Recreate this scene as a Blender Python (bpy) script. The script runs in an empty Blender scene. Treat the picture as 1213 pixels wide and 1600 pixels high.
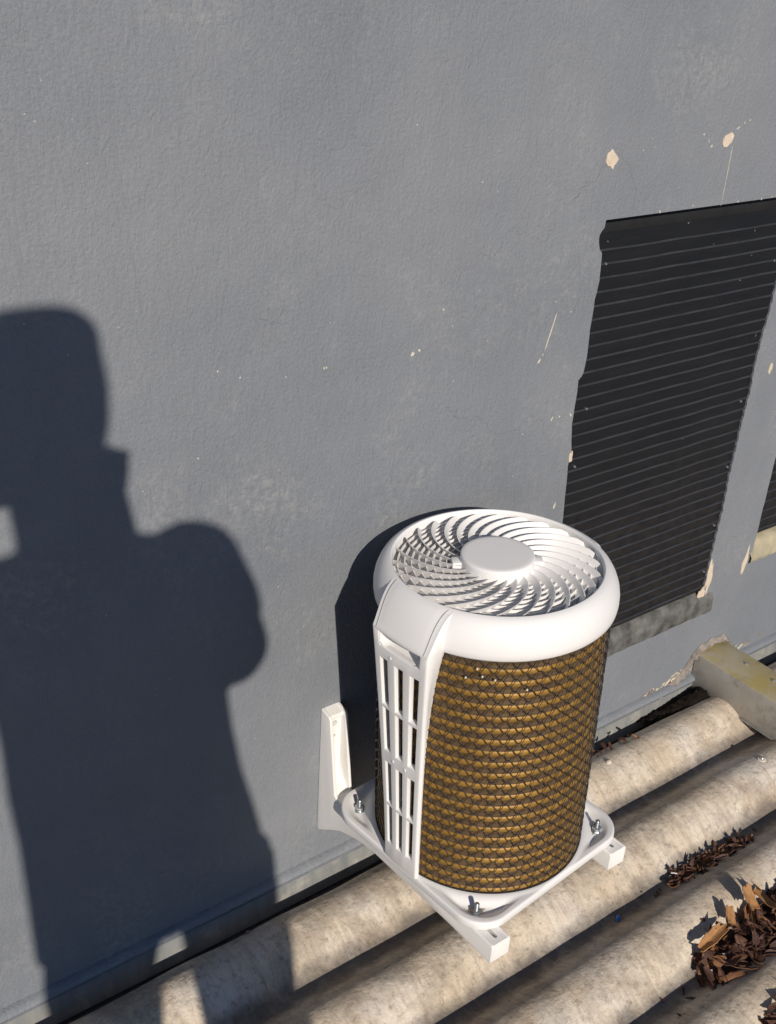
import bpy, bmesh, math, random
from mathutils import Vector, Matrix, noise
PI = math.pi
sc = bpy.context.scene
C = bpy.context.collection
G = 0.914                     # working units -> metres, applied to every object at the end
random.seed(7)

# ---------------------------------------------------------------- camera
YAW, PIT, ROLL = math.radians(38.328), math.radians(-27.950), math.radians(3.847)
fwd = Vector((math.sin(YAW)*math.cos(PIT), math.cos(YAW)*math.cos(PIT), math.sin(PIT)))
rt0 = Vector((math.cos(YAW), -math.sin(YAW), 0)); up0 = rt0.cross(fwd)
rgt = math.cos(ROLL)*rt0 + math.sin(ROLL)*up0
upv = -math.sin(ROLL)*rt0 + math.cos(ROLL)*up0
CAM = Vector((0.0, -1.30943, 1.652))
cd = bpy.data.cameras.new('camera'); cam = bpy.data.objects.new('camera', cd); C.objects.link(cam)
M = Matrix((rgt, upv, -fwd)).transposed().to_4x4(); M.translation = CAM*G
cam.matrix_world = M
cd.sensor_fit = 'VERTICAL'; cd.sensor_height = 36.0; cd.sensor_width = 27.3; cd.lens = 38.898
cd.clip_start = 0.01; cd.clip_end = 2000
sc.camera = cam

# ---------------------------------------------------------------- sky and sun
SUN_DIR = Vector((0.28861, 0.85665, -0.42762)).normalized()       # the way the light travels
w = bpy.data.worlds.new('World'); sc.world = w; w.use_nodes = True
nt = w.node_tree; bg = nt.nodes['Background']
sky = nt.nodes.new('ShaderNodeTexSky'); sky.sky_type = 'NISHITA'; sky.sun_disc = False
sky.sun_elevation = math.asin(-SUN_DIR.z)
sky.sun_rotation = math.atan2(-SUN_DIR.x, -SUN_DIR.y)
sky.altitude = 50; sky.air_density = 0.8; sky.dust_density = 0.0; sky.ozone_density = 6.0
nt.links.new(sky.outputs[0], bg.inputs[0]); bg.inputs[1].default_value = 0.060
sd = bpy.data.lights.new('sun', 'SUN'); sd.energy = 4.0; sd.angle = math.radians(0.6); sd.color = (1.0, 0.91, 0.80)
so = bpy.data.objects.new('sun', sd); C.objects.link(so)
so.rotation_euler = SUN_DIR.to_track_quat('-Z', 'Y').to_euler()
sc.view_settings.view_transform = 'Standard'; sc.view_settings.look = 'None'
sc.view_settings.exposure = 0.08; sc.view_settings.gamma = 1.0

# ---------------------------------------------------------------- material helpers
def new_mat(name):
    m = bpy.data.materials.new(name); m.use_nodes = True
    n = m.node_tree; b = n.nodes['Principled BSDF']
    return m, n, b
def nd(n, t, **k):
    x = n.nodes.new(t)
    for a, v in k.items():
        if a in ('op',): x.operation = v
        elif hasattr(x, a): setattr(x, a, v)
    return x
def coords(n, scale=(1,1,1), rot=(0,0,0)):
    t = n.nodes.new('ShaderNodeTexCoord'); mp = n.nodes.new('ShaderNodeMapping')
    mp.inputs['Scale'].default_value = scale; mp.inputs['Rotation'].default_value = rot
    n.links.new(t.outputs['Object'], mp.inputs['Vector']); return mp.outputs[0]
def noise_n(n, vec, scale, detail=4, rough=0.55, dist=0.0):
    x = n.nodes.new('ShaderNodeTexNoise'); x.inputs['Scale'].default_value = scale
    x.inputs['Detail'].default_value = detail; x.inputs['Roughness'].default_value = rough
    x.inputs['Distortion'].default_value = dist
    n.links.new(vec, x.inputs['Vector']); return x.outputs['Fac']
def ramp(n, fac, stops):
    r = n.nodes.new('ShaderNodeValToRGB'); e = r.color_ramp.elements
    while len(e) < len(stops): e.new(0.5)
    for el, (p, c) in zip(e, stops):
        el.position = p; el.color = (c, c, c, 1) if isinstance(c, (int, float)) else (*c, 1)
    n.links.new(fac, r.inputs[0]); return r.outputs[0]
def mixc(n, fac, a, b, mode='MIX'):
    x = n.nodes.new('ShaderNodeMix'); x.data_type = 'RGBA'; x.blend_type = mode
    for sock, v in ((x.inputs[0], fac), (x.inputs[6], a), (x.inputs[7], b)):
        if isinstance(v, (int, float)): sock.default_value = v
        elif isinstance(v, tuple): sock.default_value = (*v, 1)
        else: n.links.new(v, sock)
    return x.outputs[2]
def math_n(n, op, a, b=0.0):
    x = n.nodes.new('ShaderNodeMath'); x.operation = op
    for i, v in enumerate((a, b)):
        if isinstance(v, (int, float)): x.inputs[i].default_value = v
        else: n.links.new(v, x.inputs[i])
    return x.outputs[0]
def bump(n, b, h, strength=0.5, dist=0.002, prev=None):
    x = n.nodes.new('ShaderNodeBump'); x.inputs['Strength'].default_value = strength
    x.inputs['Distance'].default_value = dist; n.links.new(h, x.inputs['Height'])
    if prev is not None: n.links.new(prev, x.inputs['Normal'])
    n.links.new(x.outputs[0], b.inputs['Normal']); return x.outputs[0]
def simple(name, col, rough=0.5, metal=0.0, var=0.12, scale=40, bmp=0.15, bscale=200, spec=0.5):
    m, n, b = new_mat(name); v = coords(n)
    f = noise_n(n, v, scale, 5)
    c0 = tuple(max(0, c*(1-var)) for c in col); c1 = tuple(min(1, c*(1+var)) for c in col)
    n.links.new(ramp(n, f, [(0.3, c0), (0.7, c1)]), b.inputs['Base Color'])
    b.inputs['Roughness'].default_value = rough; b.inputs['Metallic'].default_value = metal
    b.inputs['Specular IOR Level'].default_value = spec
    if bmp: bump(n, b, noise_n(n, v, bscale, 3), bmp, 0.001)
    return m

def mat_wall():
    m, n, b = new_mat('grey_painted_render')
    v = coords(n)
    base = ramp(n, noise_n(n, v, 2.2, 6, 0.6), [(0.28, (0.148, 0.165, 0.192)), (0.5, (0.188, 0.205, 0.233)), (0.72, (0.220, 0.233, 0.256))])
    # worn dusty patches
    p1 = ramp(n, noise_n(n, v, 3.6, 8, 0.74, 0.4), [(0.50, 0.0), (0.68, 1.0)])
    p2 = ramp(n, noise_n(n, v, 85, 4, 0.7), [(0.42, 0.0), (0.68, 1.0)])
    dust = math_n(n, 'MULTIPLY', math_n(n, 'MULTIPLY', p1, p2), 0.5)
    c = mixc(n, dust, base, (0.42, 0.42, 0.39))
    # upright streaks of weathering
    vs = coords(n, (7, 7, 0.8))
    st = ramp(n, noise_n(n, vs, 2.0, 5, 0.6), [(0.42, 0.0), (0.8, 1.0)])
    c = mixc(n, math_n(n, 'MULTIPLY', st, 0.16), c, (0.15, 0.158, 0.172))
    mo_ = ramp(n, noise_n(n, v, 260, 3, 0.7), [(0.35, 0.0), (0.65, 1.0)])
    c = mixc(n, math_n(n, 'MULTIPLY', mo_, 0.30), c, (0.29, 0.295, 0.30))
    # tiny pale specks and dark pinholes
    vo = n.nodes.new('ShaderNodeTexVoronoi'); vo.inputs['Scale'].default_value = 42; n.links.new(v, vo.inputs['Vector'])
    sp = ramp(n, vo.outputs['Distance'], [(0.035, 1.0), (0.06, 0.0)])
    sel = ramp(n, noise_n(n, v, 5.0, 2), [(0.52, 0.0), (0.6, 1.0)])
    c = mixc(n, math_n(n, 'MULTIPLY', math_n(n, 'MULTIPLY', sp, sel), 0.6), c, (0.55, 0.53, 0.46))
    n.links.new(c, b.inputs['Base Color'])
    b.inputs['Roughness'].default_value = 0.62; b.inputs['Specular IOR Level'].default_value = 0.35
    g = noise_n(n, v, 190, 5, 0.65)
    b1 = bump(n, b, g, 0.75, 0.0024)
    # roller / trowel marks, stretched on a slant
    vt = coords(n, (34, 1, 11), (0, math.radians(40), 0))
    t1 = noise_n(n, vt, 2.2, 6, 0.68, 1.6)
    b2 = bump(n, b, t1, 0.6, 0.003, b1)
    big = noise_n(n, v, 9, 3, 0.5)
    b3 = bump(n, b, big, 0.4, 0.008, b2)
    # hair cracks
    vd = n.nodes.new('ShaderNodeTexVoronoi'); vd.feature = 'DISTANCE_TO_EDGE'; vd.inputs['Scale'].default_value = 2.6
    wv = n.nodes.new('ShaderNodeMixRGB'); 
    nn = n.nodes.new('ShaderNodeTexNoise'); nn.inputs['Scale'].default_value = 7; nn.inputs['Detail'].default_value = 5
    n.links.new(v, nn.inputs['Vector']); wv.inputs[0].default_value = 0.28
    n.links.new(v, wv.inputs[1]); n.links.new(nn.outputs['Color'], wv.inputs[2]); n.links.new(wv.outputs[0], vd.inputs['Vector'])
    ck = ramp(n, vd.outputs['Distance'], [(0.0, 0.0), (0.004, 1.0)])
    csel = ramp(n, noise_n(n, v, 3.3, 2), [(0.5, 1.0), (0.6, 0.0)])
    ckm = math_n(n, 'MAXIMUM', ck, csel)
    bump(n, b, ckm, 0.5, 0.0015, b3)
    return m
def mat_roof():
    m, n, b = new_mat('weathered_fibre_cement')
    v = coords(n)
    base = ramp(n, noise_n(n, v, 7, 7, 0.65), [(0.25, (0.58, 0.46, 0.33)), (0.5, (0.70, 0.60, 0.47)), (0.75, (0.78, 0.71, 0.61))])
    vs = coords(n, (30, 5, 5), (0, 0, math.radians(8)))
    sk = ramp(n, noise_n(n, vs, 1.6, 6, 0.7, 0.5), [(0.45, 0.0), (0.72, 1.0)])
    c = mixc(n, math_n(n, 'MULTIPLY', sk, 0.5), base, (0.31, 0.24, 0.18))
    gr = ramp(n, noise_n(n, v, 16, 8, 0.75), [(0.5, 0.0), (0.68, 1.0)])
    c = mixc(n, math_n(n, 'MULTIPLY', gr, 0.5), c, (0.27, 0.235, 0.20))
    pb = ramp(n, noise_n(n, v, 5.0, 3, 0.5), [(0.52, 0.0), (0.66, 1.0)])
    c = mixc(n, math_n(n, 'MULTIPLY', pb, 0.55), c, (0.72, 0.69, 0.64))
    # valley dirt, deepened to paint the valleys' shade into the colour, ragged edge
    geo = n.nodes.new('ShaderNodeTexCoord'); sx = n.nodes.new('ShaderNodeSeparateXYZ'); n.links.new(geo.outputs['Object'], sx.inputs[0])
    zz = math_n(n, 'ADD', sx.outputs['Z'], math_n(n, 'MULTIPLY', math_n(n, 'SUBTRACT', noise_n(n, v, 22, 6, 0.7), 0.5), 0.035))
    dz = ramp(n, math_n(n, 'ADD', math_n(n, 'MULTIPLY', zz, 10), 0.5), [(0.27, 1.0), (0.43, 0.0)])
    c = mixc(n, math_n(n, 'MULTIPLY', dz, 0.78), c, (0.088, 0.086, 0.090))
    bs = ramp(n, noise_n(n, v, 3.4, 9, 0.78, 0.6), [(0.53, 0.0), (0.60, 1.0)])
    c = mixc(n, math_n(n, 'MULTIPLY', bs, 0.42), c, (0.25, 0.205, 0.165))
    sk2 = ramp(n, noise_n(n, coords(n, (55, 7, 7), (0, 0, math.radians(-24))), 1.4, 6, 0.75, 0.8), [(0.50, 0.0), (0.66, 1.0)])
    c = mixc(n, math_n(n, 'MULTIPLY', sk2, 0.42), c, (0.36, 0.28, 0.205))
    sp = ramp(n, noise_n(n, v, 75, 8, 0.8), [(0.52, 0.0), (0.66, 1.0)])
    c = mixc(n, math_n(n, 'MULTIPLY', sp, 0.6), c, (0.13, 0.10, 0.08))
    n.links.new(c, b.inputs['Base Color'])
    b.inputs['Roughness'].default_value = 0.9; b.inputs['Specular IOR Level'].default_value = 0.2
    b1 = bump(n, b, noise_n(n, v, 130, 6, 0.7), 0.6, 0.003)
    bump(n, b, noise_n(n, v, 28, 4, 0.6), 0.5, 0.006, b1)
    return m
def mat_galv():
    m, n, b = new_mat('weathered_zinc_flashing')
    v = coords(n); vs = coords(n, (22, 22, 3))
    c = ramp(n, noise_n(n, vs, 1.5, 5, 0.65), [(0.3, (0.22, 0.235, 0.24)), (0.7, (0.36, 0.36, 0.335))])
    d = ramp(n, noise_n(n, v, 26, 6, 0.7), [(0.55, 0.0), (0.72, 1.0)])
    c = mixc(n, math_n(n, 'MULTIPLY', d, 0.5), c, (0.60, 0.56, 0.46))
    n.links.new(c, b.inputs['Base Color']); b.inputs['Roughness'].default_value = 0.55; b.inputs['Metallic'].default_value = 0.25
    bump(n, b, noise_n(n, v, 18, 4), 0.35, 0.004)
    return m
def mat_duct():
    m, n, b = new_mat('galvanised_sheet_with_yellow_film')
    v = coords(n)
    c = ramp(n, noise_n(n, v, 9, 5, 0.6), [(0.3, (0.42, 0.39, 0.34)), (0.7, (0.58, 0.545, 0.48))])
    g = n.nodes.new('ShaderNodeNewGeometry'); s = n.nodes.new('ShaderNodeSeparateXYZ'); n.links.new(g.outputs['Normal'], s.inputs[0])
    top = ramp(n, s.outputs['Z'], [(0.6, 0.0), (0.8, 1.0)])
    y = ramp(n, noise_n(n, v, 13, 5, 0.6), [(0.36, (0.52, 0.46, 0.33)), (0.62, (0.50, 0.40, 0.13))])
    c = mixc(n, math_n(n, 'MULTIPLY', top, 0.9), c, y)
    n.links.new(c, b.inputs['Base Color']); dd = ramp(n, noise_n(n, v, 30, 7, 0.75), [(0.52, 0.0), (0.70, 1.0)])
    c = mixc(n, math_n(n, 'MULTIPLY', dd, 0.5), c, (0.22, 0.18, 0.13))
    n.links.new(c, b.inputs['Base Color'])
    b.inputs['Roughness'].default_value = 0.55; b.inputs['Metallic'].default_value = 0.0
    bump(n, b, noise_n(n, v, 14, 3), 0.3, 0.004)
    return m
def mat_panel():
    m, n, b = new_mat('dusty_black_sheet')
    v = coords(n)
    c = ramp(n, noise_n(n, coords(n, (3, 3, 30)), 2.0, 6, 0.65), [(0.3, (0.008, 0.009, 0.0115)), (0.7, (0.013, 0.014, 0.0165))])
    tc = n.nodes.new('ShaderNodeTexCoord'); s = n.nodes.new('ShaderNodeSeparateXYZ'); n.links.new(tc.outputs['Object'], s.inputs[0])
    low = ramp(n, math_n(n, 'ADD', s.outputs['Z'], math_n(n, 'MULTIPLY', noise_n(n, v, 5, 4), 0.6)), [(0.75, 1.0), (1.25, 0.0)])
    d = ramp(n, noise_n(n, v, 55, 6, 0.7), [(0.4, 0.0), (0.75, 1.0)])
    c = mixc(n, math_n(n, 'MULTIPLY', math_n(n, 'MULTIPLY', low, d), 0.14), c, (0.14, 0.10, 0.07))
    sp = ramp(n, noise_n(n, v, 90, 2, 0.5), [(0.76, 0.0), (0.80, 1.0)])
    c = mixc(n, math_n(n, 'MULTIPLY', sp, 0.45), c, (0.34, 0.33, 0.31))
    n.links.new(c, b.inputs['Base Color']); b.inputs['Roughness'].default_value = 0.5; b.inputs['Specular IOR Level'].default_value = 0.25
    bump(n, b, noise_n(n, v, 120, 3), 0.12, 0.002)
    return m
def mat_fins():
    m, n, b = new_mat('bronze_coated_fins')
    v = coords(n)
    c = ramp(n, noise_n(n, v, 30, 4), [(0.3, (0.088, 0.055, 0.027)), (0.7, (0.150, 0.096, 0.046))])
    # upright fin lines
    tc = n.nodes.new('ShaderNodeTexCoord'); s = n.nodes.new('ShaderNodeSeparateXYZ'); n.links.new(tc.outputs['Object'], s.inputs[0])
    at = math_n(n, 'ARCTAN2', s.outputs['Y'], s.outputs['X'])
    sn = math_n(n, 'SINE', math_n(n, 'MULTIPLY', at, 620.0))
    c = mixc(n, ramp(n, math_n(n, 'ADD', math_n(n, 'MULTIPLY', sn, 0.5), 0.5), [(0.1, 0.0), (0.9, 0.55)]), c, (0.055, 0.032, 0.02))
    n.links.new(c, b.inputs['Base Color']); b.inputs['Roughness'].default_value = 0.5; b.inputs['Metallic'].default_value = 0.1
    return m
def mat_copper():
    m, n, b = new_mat('amber_lacquered_tube')
    v = coords(n)
    c = ramp(n, noise_n(n, v, 26, 4), [(0.3, (0.21, 0.115, 0.024)), (0.7, (0.34, 0.19, 0.040))])
    n.links.new(c, b.inputs['Base Color']); b.inputs['Roughness'].default_value = 0.50; b.inputs['Metallic'].default_value = 0.2; b.inputs['Specular IOR Level'].default_value = 0.3
    return m
def mat_leaf(name, cols):
    m, n, b = new_mat(name)
    oi = n.nodes.new('ShaderNodeNewGeometry')
    v = coords(n)
    r = ramp(n, oi.outputs['Random Per Island'], [(i/(len(cols)-1), c) for i, c in enumerate(cols)])
    st = ramp(n, noise_n(n, coords(n, (9, 60, 30)), 3, 5, 0.7), [(0.35, 0.0), (0.7, 1.0)])
    c = mixc(n, math_n(n, 'MULTIPLY', st, 0.5), r, (0.05, 0.025, 0.015))
    n.links.new(c, b.inputs['Base Color']); b.inputs['Roughness'].default_value = 0.7
    bump(n, b, noise_n(n, coords(n, (20, 120, 60)), 4, 4), 0.5, 0.002)
    return m

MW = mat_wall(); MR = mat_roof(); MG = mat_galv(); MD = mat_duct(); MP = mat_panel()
MFIN = mat_fins(); MCU = mat_copper()
WHITE = simple('white_moulded_plastic', (0.80, 0.79, 0.78), 0.42, 0, 0.02, 6, 0.04, 260)
WHITE2 = simple('white_powder_coat', (0.80, 0.78, 0.75), 0.5, 0, 0.03, 9, 0.06, 320)
ZINC = simple('zinc_plated_steel', (0.50, 0.53, 0.54), 0.32, 0.85, 0.2, 60, 0.1)
WIRE = simple('dark_coated_wire', (0.035, 0.030, 0.028), 0.38, 0.2, 0.2, 60, 0)
DARK = simple('black_plastic', (0.015, 0.015, 0.016), 0.6, 0, 0.2, 30, 0.05)
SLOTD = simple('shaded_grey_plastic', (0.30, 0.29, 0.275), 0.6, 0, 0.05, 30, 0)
RIB = simple('dust_worn_black_rib', (0.035, 0.037, 0.042), 0.42, 0, 0.3, 20, 0.1)
CHIP = simple('bare_cream_plaster', (0.60, 0.50, 0.39), 0.9, 0, 0.14, 60, 0.7, 120)
CHIP2 = simple('pale_chipped_filler', (0.56, 0.52, 0.42), 0.9, 0, 0.18, 60, 0.6, 120)
SILL = simple('mossy_concrete', (0.105, 0.104, 0.098), 0.9, 0, 0.65, 34, 0.8, 60)
SILL2 = simple('dusty_yellow_concrete', (0.36, 0.32, 0.22), 0.9, 0, 0.3, 20, 0.8, 60)
MORTAR = simple('rough_mortar', (0.27, 0.235, 0.205), 0.95, 0, 0.35, 36, 1.0, 70)
EARTH = simple('black_wet_dirt', (0.015, 0.012, 0.010), 1.0, 0, 0.5, 40, 1.0, 90, 0.05)
GROUND = simple('grey_yard', (0.17, 0.16, 0.15), 0.9, 0, 0.25, 0.6, 0.5, 8)
BLUE = simple('blue_plastic', (0.02, 0.25, 0.80), 0.4, 0, 0.05, 30, 0)
PALE = simple('pale_pebble', (0.62, 0.56, 0.48), 0.8, 0, 0.12, 60, 0.6, 150)
LEAF = mat_leaf('dry_brown_leaf', [(0.045, 0.018, 0.013), (0.11, 0.042, 0.024), (0.065, 0.026, 0.018), (0.09, 0.04, 0.025), (0.34, 0.15, 0.055), (0.12, 0.05, 0.028), (0.05, 0.022, 0.016), (0.24, 0.11, 0.05)])
BARK = mat_leaf('curled_orange_bark', [(0.42, 0.20, 0.07), (0.50, 0.26, 0.10), (0.36, 0.17, 0.07)])

# ---------------------------------------------------------------- geometry helpers
class MB:
    def __init__(s): s.v = []; s.f = []
    def quadgrid(s, rows, closed_u=False, closed_v=False):
        o = len(s.v); nu = len(rows[0]); nv = len(rows)
        for r in rows: s.v += [tuple(p) for p in r]
        for j in range(nv - (0 if closed_v else 1)):
            for i in range(nu - (0 if closed_u else 1)):
                a = o + j*nu + i; b_ = o + j*nu + (i+1) % nu
                c = o + ((j+1) % nv)*nu + (i+1) % nu; d = o + ((j+1) % nv)*nu + i
                s.f.append((a, b_, c, d))
    def lathe(s, prof, n=96, a0=0, a1=2*PI):
        full = abs(a1-a0-2*PI) < 1e-6
        k = n if full else n+1
        rows = []
        for r, z in prof:
            rows.append([(r*math.cos(a0+(a1-a0)*i/n), r*math.sin(a0+(a1-a0)*i/n), z) for i in range(k)])
        s.quadgrid(rows, closed_u=full)
    def tube(s, pts, r, n=6, caps=True, closed=False):
        pts = [Vector(p) for p in pts]; rows = []; N = len(pts)
        rr = r if isinstance(r, (list, tuple)) else [r]*N
        prev = None
        for i, p in enumerate(pts):
            if closed: t = pts[(i+1) % N]-pts[i-1]
            else: t = pts[min(i+1, N-1)]-pts[max(i-1, 0)]
            t.normalize()
            if prev is None:
                a = Vector((0, 0, 1)) if abs(t.z) < 0.9 else Vector((1, 0, 0)); u = t.cross(a).normalized()
            else: u = (prev - t*prev.dot(t)).normalized()
            prev = u; w_ = t.cross(u)
            rows.append([p + (u*math.cos(2*PI*k/n) + w_*math.sin(2*PI*k/n))*rr[i] for k in range(n)])
        o = len(s.v); s.quadgrid(rows, closed_u=True, closed_v=closed)
        if caps and not closed:
            s.f.append(tuple(o+k for k in reversed(range(n)))); s.f.append(tuple(o+(N-1)*n+k for k in range(n)))
    def box(s, x0, x1, y0, y1, z0, z1):
        o = len(s.v)
        s.v += [(x, y, z) for z in (z0, z1) for y in (y0, y1) for x in (x0, x1)]
        s.f += [tuple(o+i for i in q) for q in ((0,2,3,1), (4,5,7,6), (0,1,5,4), (2,6,7,3), (0,4,6,2), (1,3,7,5))]
    def prism(s, poly, f0, f1):        # poly of 2D points; f0/f1 map a 2D point to the two end positions
        o = len(s.v); n = len(poly)
        s.v += [tuple(f0(p)) for p in poly] + [tuple(f1(p)) for p in poly]
        s.f.append(tuple(o+i for i in reversed(range(n)))); s.f.append(tuple(o+n+i for i in range(n)))
        for i in range(n):
            j = (i+1) % n; s.f.append((o+i, o+j, o+n+j, o+n+i))
    def ball(s, c, r, n=10, m=7, sc_=(1,1,1)):
        rows = []
        for j in range(m+1):
            t = PI*j/m
            rr = max(math.sin(t), 1e-3)
            rows.append([(c[0]+r*sc_[0]*rr*math.cos(2*PI*i/n), c[1]+r*sc_[1]*rr*math.sin(2*PI*i/n), c[2]-r*sc_[2]*math.cos(t)) for i in range(n)])
        o = len(s.v); s.quadgrid(rows, closed_u=True)
        s.f.append(tuple(o+i for i in reversed(range(n)))); s.f.append(tuple(o+m*n+i for i in range(n)))
    def warp(s, fn): s.v = [tuple(fn(*p)) for p in s.v]
    def build(s, name, mat, parent=None, bevel=0.0, seg=2, sharp=35, solid=0.0, fix=True, loc=None):
        me = bpy.data.meshes.new(name); me.from_pydata(s.v, [], s.f); me.update()
        if fix:
            bm = bmesh.new(); bm.from_mesh(me); bmesh.ops.recalc_face_normals(bm, faces=bm.faces); bm.to_mesh(me); bm.free()
        o = bpy.data.objects.new(name, me); C.objects.link(o); me.materials.append(mat)
        if bevel or solid:
            if solid:
                md = o.modifiers.new('s', 'SOLIDIFY'); md.thickness = solid; md.offset = -1
            if bevel:
                md = o.modifiers.new('b', 'BEVEL'); md.width = bevel; md.segments = seg; md.limit_method = 'ANGLE'; md.angle_limit = math.radians(32)
            bake(o)
        for p in o.data.polygons: p.use_smooth = True
        o.data.set_sharp_from_angle(angle=math.radians(sharp))
        if parent: o.parent = parent
        if loc: o.location = loc
        return o
def bake(o):
    dg = bpy.context.evaluated_depsgraph_get(); ev = o.evaluated_get(dg)
    me = bpy.data.meshes.new_from_object(ev); o.modifiers.clear(); old = o.data; nm = old.name
    o.data = me; bpy.data.meshes.remove(old); me.name = nm
def cut(o, cutter):
    md = o.modifiers.new('c', 'BOOLEAN'); md.object = cutter; md.operation = 'DIFFERENCE'; md.solver = 'EXACT'
    bake(o); m_ = cutter.data; bpy.data.objects.remove(cutter); bpy.data.meshes.remove(m_)
    for p in o.data.polygons: p.use_smooth = True
    o.data.set_sharp_from_angle(angle=math.radians(35))
def thing(name, label, cat, loc=(0,0,0), rz=0, group=None):
    o = bpy.data.objects.new(name, None); C.objects.link(o); o.location = loc; o.rotation_euler = (0, 0, rz)
    o.empty_display_size = 0.05
    return tag(o, label, cat, group)
def tag(o, label=None, cat=None, group=None, kind=None):
    if label: o['label'] = label
    if cat: o['category'] = cat
    if group: o['group'] = group
    if kind: o['kind'] = kind
    return o
def sstep(a, b, x):
    t = min(1, max(0, (x-a)/(b-a))); return t*t*(3-2*t)

# ================================================================ GROUND AND ROOF
g = MB(); g.quadgrid([[(-400, -400, -3.4), (400, -400, -3.4)], [(-400, 400, -3.4), (400, 400, -3.4)]])
tag(g.build('ground', GROUND), kind='structure')

PITCH, AMP, YC = 0.1915, 0.0228, -0.112
def roof_z(x, y):
    ph = 2*PI*(y-YC)/PITCH
    c = math.cos(ph)
    return AMP*(c - 0.11*math.cos(2*ph)) + 0.0035*noise.noise(Vector((x*1.7, y*3.1, 0.3))) + 0.0012*noise.noise(Vector((x*12, y*14, 2.0)))
r = MB(); rows = []
ys = [-0.056 - i*PITCH/22 for i in range(int(3.6/PITCH*22))]
def xs_():
    x = -2.6; out = []
    while x < 4.2:
        out.append(x); x += 0.022 if 0.2 < x < 2.6 else 0.06
    return out
XS = xs_()
for y in ys: rows.append([(x, y + (0.006*noise.noise(Vector((x*6, 1, 1))) if y > -0.060 else 0), roof_z(x, y)) for x in XS])
rows = rows + [[(x, y, z-0.006) for x, y, z in row] for row in reversed(rows)]
r.quadgrid(rows, closed_v=True)
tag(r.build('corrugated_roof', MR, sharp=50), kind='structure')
gt = MB(); gt.quadgrid([[(-2.6, 0.03, -0.062), (4.2, 0.03, -0.046)], [(-2.6, -0.12, -0.062), (4.2, -0.12, -0.046)]])
tag(gt.build('gutter_floor', simple('dark_dusty_gutter', (0.15, 0.12, 0.10), 0.9, 0, 0.4, 30, 0.6, 80)), kind='structure')

# ================================================================ WALL
wall = thing('rendered_wall', 'tall grey painted rendered wall with scuffed paint and black sheeted openings', 'wall')
# openings: (left edge points by z), as jagged outlines
rnd = random.Random(3)
def edge(zs, x_of, amp, seed):
    out = []
    for z in zs:
        out.append((x_of(z) + amp*noise.noise(Vector((seed, z*23, 0))) + amp*0.5*noise.noise(Vector((seed, z*70, 4))), z))
    return out
LT = [(0.26, 1.479), (0.63, 1.478), (0.749, 1.4693), (0.783, 1.4724), (0.80, 1.4690), (0.842, 1.4625), (0.891, 1.4637), (0.929, 1.4633), (0.936, 1.4740), (0.975, 1.4754), (1.032, 1.4742), (1.078, 1.4738), (1.112, 1.4784), (1.150, 1.4760), (1.166, 1.4742), (1.172, 1.4660), (1.188, 1.4620), (1.201, 1.4625), (1.206, 1.4715), (1.23, 1.4722)]
RT = [(0.26, 2.010), (0.30, 2.0105), (0.42, 2.0125), (0.507, 2.0155), (0.60, 2.0115), (0.713, 2.0125), (0.796, 2.0165), (0.885, 2.0125), (0.962, 2.0195), (1.032, 2.0240), (1.23, 2.0260)]
def tab(T_, z):
    for (z0, x0), (z1, x1) in zip(T_, T_[1:]):
        if z <= z1: return x0+(x1-x0)*max(0, (z-z0)/(z1-z0))
    return T_[-1][1]
def left1(z): return tab(LT, z)
def right1(z): return tab(RT, z) + 0.0012*math.sin(z*2*PI/0.0262)
def z_top(x): return 1.222
Z0, Z1 = 0.262, 1.222
N = 150
zs = [Z0 + (Z1-Z0)*i/N for i in range(N+1)]
L1 = edge(zs, left1, 0.0015, 1.0); R1 = edge(zs, right1, 0.0018, 9.0)
# second opening further right
Z2, Z3 = 0.330, 1.215
zs2 = [Z2 + (Z3-Z2)*i/40 for i in range(41)]
L2 = edge(zs2, lambda z: 2.180, 0.0035, 5.0); R2 = [(2.75, z) for z in zs2]
T = 0.10                       # depth of the wall skin behind its face
wm = MB()
def face_strip(A, B, y=0.0):   # between two columns of (x,z) with the same count
    wm.quadgrid([[(a[0], y, a[1]) for a in A], [(b[0], y, b[1]) for b in B]])
ZB, ZT, XL, XR = 0.030, 3.2, -3.0, 5.0
def colm(x, zz): return [(x, z) for z in zz]
face_strip([(XL, z) for z in zs], L1)
face_strip([(XL, ZB), (XL, Z0)], [(L1[0][0], ZB), L1[0]])
face_strip([(XL, Z1), (XL, ZT)], [L1[-1], (L1[-1][0], ZT)])
face_strip([(L1[0][0], ZB), L1[0]], [(R1[0][0], ZB), R1[0]])
face_strip([L1[-1], (L1[-1][0], ZT)], [R1[-1], (R1[-1][0], ZT)])
# pillar between the openings, and around the second one
def interp(A, z):
    for a, b_ in zip(A, A[1:]):
        if a[1] <= z <= b_[1]: t = (z-a[1])/(b_[1]-a[1]); return a[0]+(b_[0]-a[0])*t
    return A[0][0] if z < A[0][1] else A[-1][0]
zz = [z for z in zs if Z2 < z < Z3]; zz = [Z2] + zz + [Z3]
face_strip([(interp(R1, z), z) for z in zz], [(interp(L2, z), z) for z in zz])
face_strip([(interp(R1, z), z) for z in [Z0] + [z for z in zs if Z0 < z < Z2] + [Z2]], [(L2[0][0], z) for z in [Z0] + [z for z in zs if Z0 < z < Z2] + [Z2]])
face_strip([(R1[0][0], ZB), (R1[0][0], Z0)], [(L2[0][0], ZB), (L2[0][0], Z0)])
face_strip([(interp(R1, z), z) for z in [Z3, Z1]], [(L2[-1][0], z) for z in [Z3, Z1]])
face_strip([(R1[-1][0], Z1), (R1[-1][0], ZT)], [(L2[-1][0], Z1), (L2[-1][0], ZT)])
face_strip([(L2[0][0], ZB), (L2[0][0], Z2)], [(XR, ZB), (XR, Z2)])
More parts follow.
